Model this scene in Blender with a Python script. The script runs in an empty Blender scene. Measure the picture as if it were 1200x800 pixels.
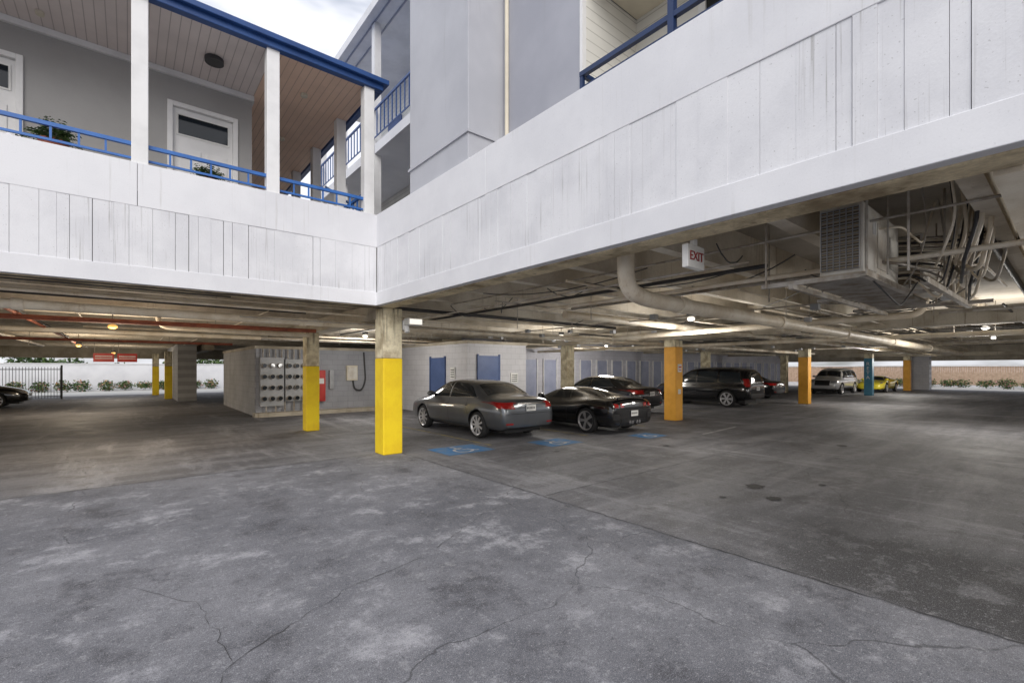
import bpy, bmesh, math, random
from mathutils import Vector, Matrix
from mathutils.bvhtree import BVHTree
random.seed(7)
scene=bpy.context.scene
COL=scene.collection

# ------------------------------------------------------------ materials
def mixc(t,fac,a,b,blend='MIX'):
    m=t.nodes.new('ShaderNodeMix'); m.data_type='RGBA'; m.blend_type=blend
    for i,v in ((0,fac),(6,a),(7,b)):
        if hasattr(v,'is_output'): t.links.new(v,m.inputs[i])
        elif i==0: m.inputs[0].default_value=v
        else: m.inputs[i].default_value=(v[0],v[1],v[2],1)
    return m.outputs[2]
def ramp(t,src,a,b,inv=False):
    m=t.nodes.new('ShaderNodeMapRange'); m.interpolation_type='SMOOTHSTEP'
    m.inputs[1].default_value=a; m.inputs[2].default_value=b
    m.inputs[3].default_value=1 if inv else 0; m.inputs[4].default_value=0 if inv else 1
    t.links.new(src,m.inputs[0]); return m.outputs[0]
def math_(t,op,a,b=None):
    m=t.nodes.new('ShaderNodeMath'); m.operation=op
    for i,v in ((0,a),(1,b)):
        if v is None: continue
        if hasattr(v,'is_output'): t.links.new(v,m.inputs[i])
        else: m.inputs[i].default_value=v
    return m.outputs[0]
def coords(t,stretch=(1,1,1),off=(0,0,0)):
    c=t.nodes.new('ShaderNodeTexCoord'); mp=t.nodes.new('ShaderNodeMapping')
    mp.inputs['Scale'].default_value=stretch; mp.inputs['Location'].default_value=off
    t.links.new(c.outputs['Object'],mp.inputs['Vector']); return mp.outputs['Vector']
def noise(t,vec,scale,detail=3,rough=.55,dist=0):
    n=t.nodes.new('ShaderNodeTexNoise'); n.inputs['Scale'].default_value=scale
    n.inputs['Detail'].default_value=detail; n.inputs['Roughness'].default_value=rough
    n.inputs['Distortion'].default_value=dist
    t.links.new(vec,n.inputs['Vector']); return n.outputs['Fac']
def base(name):
    m=bpy.data.materials.new(name); m.use_nodes=True
    t=m.node_tree; return m,t,t.nodes['Principled BSDF']
def setc(t,bsdf,c):
    if hasattr(c,'is_output'): t.links.new(c,bsdf.inputs['Base Color'])
    else: bsdf.inputs['Base Color'].default_value=(c[0],c[1],c[2],1)
def bump(t,bsdf,h,strength,dist=.01):
    b=t.nodes.new('ShaderNodeBump'); b.inputs['Strength'].default_value=strength; b.inputs['Distance'].default_value=dist
    t.links.new(h,b.inputs['Height']); t.links.new(b.outputs['Normal'],bsdf.inputs['Normal'])

def mat(name,c1,c2=None,scale=2.,rough=.7,metal=0,bmp=0,bscale=60,grain=0,streak=0,streakc=(.05,.045,.04),coat=0,brick=None,speck=0,sthr=.56,sx=11):
    m,t,b=base(name)
    v=coords(t)
    if c2 is None: c2=tuple(x*.8 for x in c1)
    f=ramp(t,noise(t,v,scale,4,.6),.35,.68)
    c=mixc(t,f,c1,c2)
    g=None
    if grain or bmp: g=noise(t,v,bscale,2,.6)
    if grain:
        gr=math_(t,'MULTIPLY_ADD',g,grain*2); t.nodes[-1].inputs[2].default_value=1-grain
        cc=t.nodes.new('ShaderNodeCombineColor')
        for i in range(3): t.links.new(gr,cc.inputs[i])
        c=mixc(t,1.0,c,cc.outputs[0],'MULTIPLY')
    if speck:
        s=ramp(t,noise(t,v,55,2,.5),.68,.72); s=math_(t,'MULTIPLY',s,speck); c=mixc(t,s,c,(.22,.21,.20))
    if streak:
        sv=coords(t,(sx,sx,.6))
        s=ramp(t,noise(t,sv,1.,4,.7),sthr,sthr+.17)
        big=ramp(t,noise(t,v,.8,1),.40,.62)
        s=math_(t,'MULTIPLY',math_(t,'MULTIPLY',s,big),streak)
        c=mixc(t,s,c,streakc)
    if brick:
        sp=t.nodes.new('ShaderNodeSeparateXYZ'); t.links.new(v,sp.inputs[0])
        cb=t.nodes.new('ShaderNodeCombineXYZ')
        t.links.new(sp.outputs[0 if brick=='x' else 1],cb.inputs[0]); t.links.new(sp.outputs[2],cb.inputs[1])
        bk=t.nodes.new('ShaderNodeTexBrick'); bk.inputs['Scale'].default_value=1
        bk.inputs['Brick Width'].default_value=.4; bk.inputs['Row Height'].default_value=.2
        bk.inputs['Mortar Size'].default_value=.006
        bk.inputs['Color1'].default_value=(1,1,1,1); bk.inputs['Color2'].default_value=(.95,.95,.95,1); bk.inputs['Mortar'].default_value=(.75,.75,.75,1)
        t.links.new(cb.outputs[0],bk.inputs['Vector'])
        c=mixc(t,1.0,c,bk.outputs['Color'],'MULTIPLY')
    setc(t,b,c)
    b.inputs['Roughness'].default_value=rough; b.inputs['Metallic'].default_value=metal
    b.inputs['Coat Weight'].default_value=coat
    if coat: b.inputs['Coat Roughness'].default_value=.03
    if bmp: bump(t,b,g,bmp,.01)
    return m
def stripes(name,c1,c2,axis,freq,rough=.6,width=.9):
    m,t,b=base(name); v=coords(t)
    sp=t.nodes.new('ShaderNodeSeparateXYZ'); t.links.new(v,sp.inputs[0])
    fr=math_(t,'FRACT',math_(t,'MULTIPLY',sp.outputs[axis],freq))
    s=math_(t,'GREATER_THAN',fr,width)
    c=mixc(t,ramp(t,noise(t,v,1.5,3),.3,.7),c1,tuple(x*.88 for x in c1))
    c=mixc(t,s,c,c2); setc(t,b,c); b.inputs['Roughness'].default_value=rough
    return m

M={}
M['white']=mat('painted_white_concrete',(.77,.775,.80),(.69,.695,.725),.9,.75,bmp=.06,bscale=70,grain=.04,streak=.45,streakc=(.48,.47,.45),speck=.12,sx=20)
M['board']=mat('white_board_formed_concrete',(.75,.755,.78),(.66,.665,.695),1.6,.8,bmp=.12,bscale=60,grain=.05,streak=.85,streakc=(.34,.33,.32),speck=.35,sthr=.54,sx=34)
M['trim']=mat('white_trim',(.80,.80,.80),(.70,.70,.70),2,.5)
M['groove']=mat('groove',(.10,.095,.09),None,3,.9)
M['conc']=mat('raw_concrete',(.52,.47,.385),(.33,.285,.215),1.1,.85,bmp=.2,bscale=40,grain=.15,streak=.8,streakc=(.16,.11,.07))
M['tee']=mat('ceiling_stem_concrete',(.74,.685,.59),(.48,.42,.33),1.1,.85,grain=.12,bscale=30,streak=.6,streakc=(.26,.19,.12))
M['slab']=mat('ceiling_slab_concrete',(.50,.46,.40),(.33,.29,.23),.9,.85,grain=.1,bscale=30)  # darker than the stems, painting shade into the gaps between them
M['soffit']=mat('stained_soffit',(.72,.61,.41),(.27,.205,.12),2.2,.9,bmp=.3,bscale=35,grain=.28,streak=.6,streakc=(.12,.08,.04))
M['gray']=mat('grey_stucco',(.41,.42,.47),(.35,.36,.41),.7,.85,bmp=.12,bscale=70,grain=.06,streak=.25,streakc=(.28,.28,.30))
M['gray2']=mat('light_grey_stucco',(.50,.51,.55),(.43,.44,.48),.7,.85,bmp=.12,bscale=70,grain=.06,streak=.35,streakc=(.32,.32,.33))
M['taupe']=mat('taupe_stucco',(.38,.375,.37),(.34,.335,.33),.8,.85,grain=.06)
M['pink']=stripes('soffit_planks',(.76,.68,.65),(.46,.40,.38),0,8,.6,.90)
M['tan']=stripes('soffit_planks_tan',(.84,.60,.46),(.56,.38,.28),0,8,.6,.90)
M['siding']=stripes('lap_siding',(.80,.79,.74),(.50,.49,.45),2,7.5,.6,.9)
M['cream']=mat('cream_plaster',(.74,.68,.55),None,1,.8)
M['blue']=mat('blue_rail_paint',(.035,.15,.46),(.03,.12,.38),4,.4)
M['navy']=mat('navy_fascia_paint',(.022,.075,.24),(.018,.06,.20),3,.4)
M['dnavy']=mat('dark_navy_rail_paint',(.014,.035,.11),(.012,.03,.09),3,.4)
M['yellow']=mat('yellow_paint',(.90,.66,.012),(.82,.56,.01),2.5,.6,bmp=.15,bscale=30,grain=.05,streak=.5,streakc=(.40,.30,.08))
M['orange']=mat('orange_paint',(.84,.42,.05),(.74,.35,.035),2.5,.6,bmp=.15,bscale=30,grain=.05,streak=.35,streakc=(.4,.22,.06))
M['bluecol']=mat('blue_column_paint',(.07,.26,.40),None,2.5,.6)
M['coltop']=mat('stained_cream_column',(.76,.69,.50),(.42,.35,.23),3.6,.85,bmp=.3,bscale=30,grain=.2,streak=.9,streakc=(.12,.10,.07),sthr=.5)
M['cmux']=mat('white_block_x',(.66,.66,.69),(.58,.58,.61),1,.8,brick='x',streak=.3,streakc=(.4,.4,.4))
M['cmuy']=mat('white_block_y',(.66,.66,.69),(.58,.58,.61),1,.8,brick='y',streak=.3,streakc=(.4,.4,.4))
M['gcmux']=mat('grey_block_x',(.40,.41,.45),(.34,.35,.38),1,.8,brick='x',streak=.4,streakc=(.25,.25,.25))
M['gcmuy']=mat('grey_block_y',(.46,.46,.46),(.38,.38,.38),1,.8,brick='y',streak=.6,streakc=(.22,.21,.20))
M['storage']=mat('storage_wall',(.60,.60,.66),(.52,.52,.58),1,.8,brick='x')
M['bdoor']=mat('blue_door',(.09,.14,.31),(.07,.115,.26),2,.5)
M['sdoor']=mat('storage_door',(.36,.39,.52),(.30,.33,.46),2,.5)
M['pipe']=mat('pvc_pipe',(.84,.77,.64),(.66,.56,.42),2.4,.5,grain=.1,streak=.5,streakc=(.40,.26,.14))
M['rust']=mat('rusty_pipe',(.42,.13,.07),(.26,.08,.05),5,.7)
M['dark']=mat('dark_metal',(.05,.05,.052),None,4,.5)
M['steel']=mat('galvanised_steel',(.48,.45,.41),(.28,.235,.18),6,.5,metal=.2)
M['metal_gray']=mat('grey_enamel',(.42,.43,.45),(.34,.35,.36),3,.5)
M['acbox']=mat('ac_enamel',(.80,.78,.72),(.62,.57,.49),3,.5,grain=.1,streak=.7,streakc=(.36,.24,.14))
M['coil']=stripes('ac_coil',(.44,.36,.25),(.12,.10,.07),2,45,.6,.5)
M['black']=mat('black_iron',(.012,.012,.013),None,4,.45)
M['red']=mat('red_paint',(.55,.035,.025),None,3,.5)
M['dred']=mat('dark_red_lettering',(.30,.02,.02),None,3,.5)
M['signw']=mat('sign_white',(.8,.8,.78),None,3,.5)
M['paintblue']=mat('blue_road_paint',(.06,.21,.46),(.15,.24,.37),5,.8,grain=.4)
M['paintw']=mat('worn_white_road_paint',(.60,.60,.60),(.34,.34,.35),9,.8,grain=.3)
M['painty']=mat('worn_yellow_road_paint',(.42,.35,.12),(.22,.21,.18),9,.8,grain=.3)
M['crack']=mat('crack_fill',(.035,.035,.037),(.065,.065,.067),9,.9)
M['stain']=mat('oil_film',(.028,.027,.028),(.055,.053,.055),14,.7,grain=.3)
M['tread']=mat('tyre_rubber',(.020,.020,.021),None,9,.85)
M['fencew']=mat('wood_fence',(.58,.42,.31),(.46,.32,.23),5,.8)
M['leaf']=mat('leaves',(.07,.13,.03),(.12,.17,.05),3,.6)
M['leafd']=mat('dark_leaves',(.025,.06,.018),(.05,.09,.025),3,.6)
M['flower']=mat('flowers',(.6,.28,.30),(.5,.35,.1),3,.6)
M['lawn']=mat('grass',(.07,.12,.03),(.11,.14,.05),.6,.9,grain=.3,bscale=25)
def glassm(name,c=(.012,.015,.018),r=.04):
    m,t,b=base(name); v=coords(t); c2=mixc(t,noise(t,v,1.2),c,tuple(x*1.8 for x in c)); setc(t,b,c2)
    b.inputs['Roughness'].default_value=r; b.inputs['IOR'].default_value=1.5; return m
M['glass']=glassm('dark_window_glass')
def paintm(name,c,metal=.5,rough=.28):
    m,t,b=base(name); v=coords(t)
    c2=mixc(t,ramp(t,noise(t,v,1.8,3),.3,.7),c,tuple(x*.85 for x in c)); setc(t,b,c2)
    b.inputs['Roughness'].default_value=rough
    b.inputs['Metallic'].default_value=metal; b.inputs['Coat Weight'].default_value=1; b.inputs['Coat Roughness'].default_value=.04
    return m
M['chrome']=mat('chrome',(.6,.6,.62),None,3,.18,metal=1)
M['rim']=mat('alloy_rim',(.60,.60,.62),None,3,.3,metal=.5)
M['rimd']=mat('dark_alloy_rim',(.34,.33,.33),None,3,.35,metal=.2)
M['tail']=mat('tail_lamp_red',(.36,.012,.012),(.25,.008,.008),5,.15,coat=1)
M['headl']=mat('head_lamp',(.5,.5,.52),None,5,.1,metal=.4,coat=1)
def emis(name,c,s):
    m,t,b=base(name); v=coords(t); cc=mixc(t,noise(t,v,3),c,tuple(x*.9 for x in c)); setc(t,b,cc)
    t.links.new(cc,b.inputs['Emission Color']); b.inputs['Emission Strength'].default_value=s; return m
M['lampw']=emis('warm_lamp',(1,.55,.15),.7)
M['lampc']=emis('cool_lamp',(1,.95,.85),.9)

def ground_mat():
    m,t,b=base('worn_asphalt_and_concrete'); v=coords(t)
    sp=t.nodes.new('ShaderNodeSeparateXYZ'); t.links.new(v,sp.inputs[0])
    X,Y=sp.outputs[0],sp.outputs[1]
    wob=math_(t,'MULTIPLY',math_(t,'SUBTRACT',noise(t,v,2.5,3),.5),.15)
    mx=ramp(t,math_(t,'ADD',X,wob),4.10,4.2); my=ramp(t,math_(t,'ADD',Y,wob),8.58,8.72)
    ins=math_(t,'MAXIMUM',mx,my)
    n1=noise(t,v,.35,7,.68,.1); n2=noise(t,v,1.2,9,.76,.1); n3=noise(t,v,7,5,.75); g=noise(t,v,140,2,.8); g2=noise(t,v,40,3,.8)
    c=mixc(t,ramp(t,n1,.36,.62),(.118,.121,.138),(.205,.207,.226))
    c=mixc(t,math_(t,'MULTIPLY',ramp(t,n2,.51,.67),.9),c,(.40,.40,.425))
    c=mixc(t,math_(t,'MULTIPLY',ramp(t,n2,.49,.34),.85),c,(.058,.058,.068))
    tv=coords(t,(.22,1.5,1),(3,7,0)); tr=noise(t,tv,.9,7,.70,.15)
    tv2=coords(t,(1.6,.28,1),(13,2,0)); tr2=noise(t,tv2,.7,7,.70,.15)
    d=mixc(t,ramp(t,tr,.38,.62),(.105,.105,.115),(.205,.204,.218))
    d=mixc(t,math_(t,'MULTIPLY',ramp(t,tr2,.51,.67),.75),d,(.34,.34,.36))
    d=mixc(t,math_(t,'MULTIPLY',ramp(t,n2,.50,.35),.75),d,(.056,.055,.060))
    d=mixc(t,math_(t,'MULTIPLY',ramp(t,n1,.48,.35),.55),d,(.050,.049,.052))
    cx=math_(t,'ABSOLUTE',math_(t,'SUBTRACT',X,4.9)); oz=ramp(t,cx,.5,1.5,True)
    oy=ramp(t,Y,1.2,2.6,True)
    oil=math_(t,'MULTIPLY',math_(t,'MULTIPLY',oz,oy),ramp(t,n2,.40,.50))
    d=mixc(t,math_(t,'MULTIPLY',oil,.9),d,(.022,.021,.022))
    c=mixc(t,ins,c,d)
    c=mixc(t,math_(t,'MULTIPLY',ramp(t,n3,.55,.68),.4),c,(.06,.06,.065))
    c=mixc(t,math_(t,'MULTIPLY',ramp(t,n3,.45,.31),.35),c,(.45,.45,.46))
    c=mixc(t,math_(t,'MULTIPLY',ramp(t,g,.52,.70),.42),c,(.62,.62,.64))
    c=mixc(t,math_(t,'MULTIPLY',ramp(t,g,.48,.30),.6),c,(.03,.03,.035))
    c=mixc(t,math_(t,'MULTIPLY',ramp(t,g2,.54,.70),.5),c,(.04,.04,.045))
    c=mixc(t,math_(t,'MULTIPLY',ramp(t,g2,.44,.28),.45),c,(.58,.58,.60))
    nv=t.nodes.new('ShaderNodeTexNoise'); nv.inputs['Scale'].default_value=1.3; nv.inputs['Detail'].default_value=5; t.links.new(v,nv.inputs['Vector'])
    vm=t.nodes.new('ShaderNodeVectorMath'); vm.operation='MULTIPLY_ADD'; t.links.new(nv.outputs['Color'],vm.inputs[0]); vm.inputs[1].default_value=(.6,.6,0); t.links.new(v,vm.inputs[2])
    vo=t.nodes.new('ShaderNodeTexVoronoi'); vo.feature='DISTANCE_TO_EDGE'; vo.inputs['Scale'].default_value=.27; t.links.new(vm.outputs[0],vo.inputs['Vector'])
    cr=ramp(t,vo.outputs['Distance'],.0005,.0020,True)
    cr=math_(t,'MULTIPLY',cr,ramp(t,n2,.42,.52))
    c=mixc(t,math_(t,'MULTIPLY',cr,.6),c,(.035,.035,.038))
    out=math_(t,'MAXIMUM',ramp(t,X,50,50.2),ramp(t,Y,38.6,38.8))
    c=mixc(t,out,c,(.55,.54,.51))  # concrete outside, its pale colour also paints in the sunlit brightness
    setc(t,b,c)
    r=mixc(t,ins,(.90,.90,.90),(.62,.62,.62)); rr=math_(t,'ADD',math_(t,'MULTIPLY',ramp(t,n2,.3,.7),.18),r)
    t.links.new(rr,b.inputs['Roughness'])
    h=math_(t,'ADD',math_(t,'MULTIPLY',g,.5),math_(t,'MULTIPLY',g2,.5))
    bump(t,b,h,.25,.01)
    return m
M['ground']=ground_mat()

# ------------------------------------------------------------ geometry helpers
def link(o,parent=None):
    COL.objects.link(o)
    if parent: o.parent=parent
    return o
def empty(name,loc=(0,0,0),rz=0,sc=1):
    e=bpy.data.objects.new(name,None); e.empty_display_size=.3; e.location=loc; e.rotation_euler=(0,0,rz); e.scale=(sc,)*3
    COL.objects.link(e); return e
def boxes(name,L,m,parent=None,bevel=0,mats=None):
    me=bpy.data.meshes.new(name); V=[];F=[];MI=[]
    for b in L:
        x0,x1,y0,y1,z0,z1=b[:6]; k=len(V)
        V+= [(x0,y0,z0),(x1,y0,z0),(x1,y1,z0),(x0,y1,z0),(x0,y0,z1),(x1,y0,z1),(x1,y1,z1),(x0,y1,z1)]
        F+= [(k,k+3,k+2,k+1),(k+4,k+5,k+6,k+7),(k,k+1,k+5,k+4),(k+1,k+2,k+6,k+5),(k+2,k+3,k+7,k+6),(k+3,k,k+4,k+7)]
        MI+=[b[6] if len(b)>6 else 0]*6
    me.from_pydata(V,[],F); me.update()
    for mm in (mats or [m]): me.materials.append(mm)
    me.polygons.foreach_set('material_index',MI)
    o=bpy.data.objects.new(name,me); link(o,parent)
    if bevel:
        bv=o.modifiers.new('bevel','BEVEL'); bv.width=bevel; bv.segments=2; bv.limit_method='ANGLE'
    return o
def rnd(points,r=.15,n=5):
    P=[Vector(p) for p in points]; out=[P[0]]
    for i in range(1,len(P)-1):
        a=(P[i-1]-P[i]); b=(P[i+1]-P[i]); ra=min(r,a.length*.45); rb=min(r,b.length*.45)
        s=P[i]+a.normalized()*ra; e=P[i]+b.normalized()*rb
        for k in range(n+1):
            u=k/n; out.append(s*(1-u)**2+P[i]*2*u*(1-u)+e*u*u)
    out.append(P[-1]); return out
def tubes(name,lines,m,parent=None,res=4):
    cu=bpy.data.curves.new(name,'CURVE'); cu.dimensions='3D'; cu.bevel_depth=1; cu.bevel_resolution=res; cu.use_fill_caps=True
    for pts,r in lines:
        s=cu.splines.new('POLY'); s.points.add(len(pts)-1)
        for i,p in enumerate(pts):
            s.points[i].co=(p[0],p[1],p[2],1); s.points[i].radius=r
        s.use_smooth=True
    cu.materials.append(m)
    return link(bpy.data.objects.new(name,cu),parent)
def cyls(name,L,m,parent=None,seg=24):
    bm=bmesh.new()
    for c,ax,r,d in L:
        q=Vector((0,0,1)).rotation_difference(Vector(ax)).to_matrix().to_4x4()
        bmesh.ops.create_cone(bm,cap_ends=True,segments=seg,radius1=r,radius2=r,depth=d,matrix=Matrix.Translation(c)@q)
    me=bpy.data.meshes.new(name); bm.to_mesh(me); bm.free(); me.materials.append(m)
    return link(bpy.data.objects.new(name,me),parent)
def text(name,s,size,mtx,m,parent=None):
    cu=bpy.data.curves.new(name,'FONT'); cu.body=s; cu.size=size; cu.extrude=.003; cu.align_x='CENTER'; cu.align_y='CENTER'
    cu.materials.append(m); o=bpy.data.objects.new(name,cu); link(o,parent); o.matrix_world=mtx; return o
def facingY(p): return Matrix.Translation(p)@Matrix.Rotation(math.pi/2,4,'X')
def facingX(p): return Matrix.Translation(p)@Matrix.Rotation(-math.pi/2,4,'Z')@Matrix.Rotation(math.pi/2,4,'X')
def foliage(name,blobs,n,size,mats,parent=None,seed=1,up=.3):
    rs=random.Random(seed); V=[];F=[];MI=[]
    for i in range(n):
        cx,cy,cz,rx,ry,rz=rs.choice(blobs)
        while True:
            p=Vector((rs.uniform(-1,1),rs.uniform(-1,1),rs.uniform(-1,1)))
            if p.length<=1: break
        p=p*(.6+.4*rs.random()) ; c=Vector((cx+p.x*rx,cy+p.y*ry,max(.03,cz+p.z*rz)))
        d=Vector((rs.uniform(-1,1),rs.uniform(-1,1),rs.uniform(-.3,1))).normalized()
        w=d.cross(Vector((rs.uniform(-1,1),rs.uniform(-1,1),rs.uniform(-1,1)))).normalized()
        L=size*rs.uniform(.6,1.4); k=len(V)
        V+=[c-d*L*.5,c+w*L*.3,c+d*L*.6,c-w*L*.3]; F.append((k,k+1,k+2,k+3))
        r=rs.random(); MI.append(0 if r<.5 else (1 if r<.85 or len(mats)<3 else 2))
    me=bpy.data.meshes.new(name); me.from_pydata(V,[],F)
    for mm in mats: me.materials.append(mm)
    me.polygons.foreach_set('material_index',MI)
    return link(bpy.data.objects.new(name,me),parent)

# ------------------------------------------------------------ ground
def sheet(name,x0,x1,y0,y1,z,m,parent=None):
    me=bpy.data.meshes.new(name); me.from_pydata([(x0,y0,z),(x1,y0,z),(x1,y1,z),(x0,y1,z)],[],[(0,1,2,3)]); me.materials.append(m)
    return link(bpy.data.objects.new(name,me),parent)
sheet('ground',-600,600,-600,600,0,M['ground'])
sheet('lawn',56.5,300,-120,200,.004,M['lawn'])
def ribbon(name,paths,m,z=.004,seed=3):
    rs=random.Random(seed); V=[];F=[]
    for pts,w,jit in paths:
        P=[]
        for i in range(len(pts)-1):
            a=Vector(pts[i]+(0,)); b=Vector(pts[i+1]+(0,)); n=max(2,int((b-a).length/.07))
            for k in range(n):
                p=a.lerp(b,k/n); d=(b-a).normalized(); nrm=Vector((-d.y,d.x,0)); P.append((p+nrm*rs.uniform(-jit,jit),nrm))
        k0=len(V)
        for p,nr in P:
            ww=w*rs.uniform(.15,1.2); V+=[(p.x+nr.x*ww,p.y+nr.y*ww,z),(p.x-nr.x*ww,p.y-nr.y*ww,z)]
        for i in range(len(P)-1):
            k=k0+2*i; F.append((k,k+2,k+3,k+1))
    me=bpy.data.meshes.new(name); me.from_pydata(V,[],F); me.materials.append(m)
    return link(bpy.data.objects.new(name,me))
ribbon('slab_joint',[([(4.15,8.6),(4.15,-12)],.009,.014),([(3.7,8.65),(-25,8.65)],.009,.014),([(4.2,4.4),(30,4.4)],.006,.006),([(13.6,-10),(13.6,17)],.006,.006)],M['crack'])
ribbon('asphalt_crack',[([(-.62,1.3),(-.1,2.2),(.45,3.0),(1.3,3.5),(2.05,3.65)],.003,.02),
                         ([(2.2,3.75),(3.1,4.3),(3.9,4.5)],.003,.02),([(-.1,2.2),(-.6,2.9)],.002,.015),([(.45,3.0),(.4,3.9),(-.1,4.7)],.002,.02)],M['crack'],.006)
ribbon('parking_lines',[([(6.05,12.6),(6.05,8.0)],.05,.004),([(8.75,12.6),(8.75,7.6)],.05,.004),([(11.5,13),(11.5,7.8)],.05,.004),([(4.3,8.9),(5.1,10.4),(5.9,12.2)],.03,.004),([(17.3,15),(17.3,8.8)],.05,.004),([(22.6,15),(22.6,8.8)],.05,.004)],M['painty'],.005,9)
ribbon('worn_white_line',[([(11.2,6.0),(13.5,6.2)],.04,.004)],M['paintw'],.005,10)
def bay(x,y,s):
    e=empty('accessible_parking_marking')
    sheet('blue_square',x-s/2,x+s/2,y-s/2*.8,y+s/2*.8,.006,M['paintblue'],e)
    V=[];F=[]
    def strip(pts,w):
        k=len(V)
        for i,p in enumerate(pts):
            q=pts[min(i+1,len(pts)-1)]; r=pts[max(i-1,0)]; d=Vector((q[0]-r[0],q[1]-r[1])).normalized(); n=(-d.y*w,d.x*w)
            V.extend([(x+p[0]*s+n[0],y+p[1]*s+n[1],.010),(x+p[0]*s-n[0],y+p[1]*s-n[1],.010)])
        for i in range(len(pts)-1): F.append((k+2*i,k+2*i+2,k+2*i+3,k+2*i+1))
    strip([(math.cos(a)*.17-.02,math.sin(a)*.17-.1) for a in [math.radians(100+i*15) for i in range(17)]],.03)
    strip([(-.03,.2),(-.03,-.02),(.12,-.02),(.2,-.2),(.26,-.2)],.03)
    strip([(-.03,.12),(.1,.12)],.025)
    strip([(-.03+math.cos(a)*.03,.27+math.sin(a)*.03) for a in [math.radians(i*45) for i in range(9)]],.03)
    me=bpy.data.meshes.new('symbol'); me.from_pydata(V,[],F); me.materials.append(M['paintw']); link(bpy.data.objects.new('symbol',me),e)
bay(5.25,8.0,1.1); bay(7.4,7.45,1.0); bay(9.9,6.75,.8)
def stain(cx,cy,r,seed):
    rs=random.Random(seed); n=28; V=[(cx,cy,.007)]
    for i in range(n):
        a=i/n*6.283; rr=r*(.7+.45*rs.random()); V.append((cx+math.cos(a)*rr*1.3,cy+math.sin(a)*rr,.007))
    me=bpy.data.meshes.new('oil_stain'); me.from_pydata(V,[],[(0,i+1,(i+1)%n+1) for i in range(n)]); me.materials.append(M['stain']); link(bpy.data.objects.new('oil_stain',me))
stain(6.79,2.87,.12,90); stain(6.32,2.45,.09,70)
for q in ((7.6,2.3,.05,3),(5.9,2.9,.04,4),(8.9,5.6,.07,5),(6.6,6.6,.05,6),(11.8,3.2,.10,8)): stain(*q)

# ------------------------------------------------------------ building
B=empty('apartment_building')
CX,CY=3.6,8.35; Z0,Z1=2.834,4.53; ZB0,ZB1=3.08,3.92; YE=38.5
boxes('fascia_backing',[(-25,CX+.02,CY+.03,CY+.22,Z0+.01,Z1-.01),(CX+.03,CX+.22,-14,CY+.2,Z0+.01,Z1-.01)],M['groove'],B)
L=[]
seams_x=[CX-.003,.1,-3.6,-7.3,-11,-14.7,-25]
for a,b in zip(seams_x,seams_x[1:]): L.append((b+.006,a-.0,CY-.008,CY+.10,ZB1,Z1))
L.append((-25,CX-.003,CY-.015,CY+.10,Z0,ZB0))
seams_y=[CY+.05,4.9,-2.5,-6.2,-14]
for a,b in zip(seams_y,seams_y[1:]): L.append((CX-.008,CX+.10,b+.002,a,ZB1,Z1))
L.append((CX-.015,CX+.10,-14,CY+.05,Z0,ZB0))
boxes('fascia_bands',L,M['white'],B,bevel=.006)
L=[]
x=CX-.01
while x>-24:
    w=random.choice([.12,.16,.22,.26,.3]); g=random.choice([.001,.002,.003,.005,.008]); L.append((x-w+g,x,CY+random.uniform(-.004,.004),CY+.08,ZB0-.002,ZB1+.002)); x-=w
y=CY-.02
while y>-13:
    w=random.choice([.09,.13,.17,.2,.24]); g=random.choice([.001,.001,.002,.003,.004]); L.append((CX+random.uniform(-.004,.004),CX+.08,y-w+g,y,ZB0-.002,ZB1+.002)); y-=w
boxes('fascia_boards',L,M['board'],B)
boxes('edge_beam',[(-25,CX+.36,CY+.09,CY+.36,Z0-.012,3.45),(CX+.09,CX+.36,-14,CY+.30,Z0-.014,3.45)],M['soffit'],B)
boxes('floor_slab',[(-25,50,CY+.2,YE,3.42,4.14),(CX+.2,50,-14,CY+.2,3.42,4.14)],M['slab'],B)
boxes('far_edge_beams',[(49.6,50,-14,YE,2.30,3.42),(-25,49.6,YE-.4,YE,2.30,3.42)],M['conc'],B)
L=[]
y=.46-1.2*11
while y<37.9:
    x0=CX+.36 if y<CY+.3 else -25
    L.append((x0,49.6,y-.07,y+.07,2.93,3.42))
    y+=1.2
boxes('tee_stems',L,M['tee'],B)
L=[]
for gx in (13.6,24.7,35.6,45.2): L.append((gx-.2,gx+.2,-14,YE-.4,2.58,2.925))
for gx in (-6,-15.5): L.append((gx-.2,gx+.2,8.75,YE-.4,2.58,2.925))
L.append((3.75,4.15,CY+.4,17.9,2.62,2.925)); L.append((3.0,3.4,28,YE-.4,2.6,2.925))
boxes('girders',L,M['conc'],B)
boxes('gallery_back_wall',[(-25,-2.32,10.15,10.35,4.14,6.9),(-1.22,.53,10.15,10.35,4.14,6.9),(1.61,1.85,10.15,10.35,4.14,6.9),(-2.32,-1.22,10.15,10.35,6.37,6.9),(.53,1.61,10.15,10.35,6.37,6.9),(1.65,1.85,10.36,19,4.14,6.9)],M['taupe'],B)
boxes('upper_core',[(-25,1.6,10.5,31,4.14,6.88)],M['taupe'],B)
boxes('cornice_trim',[(-25,1.88,10.09,10.15,6.80,6.895),(1.85,1.89,10.15,19,6.8,6.895)],M['trim'],B)
sheet('gallery_ceiling',-25,1.87,8.47,10.4,6.9,M['pink'],B); sheet('gallery_ceiling_return',1.87,3.58,8.47,19,6.9,M['tan'],B)
boxes('roof_deck',[(-25,3.60,8.46,31,6.91,7.08)],M['navy'],B)
boxes('roof_edge',[(-25,3.72,8.32,8.45,6.88,7.05),(3.61,3.72,8.46,19,6.88,7.05)],M['navy'],B,bevel=.01)
boxes('gutter',[(-25,3.80,8.24,8.319,6.98,7.07),(3.725,3.80,8.32,19,6.98,7.07)],M['navy'],B,bevel=.01)
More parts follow.
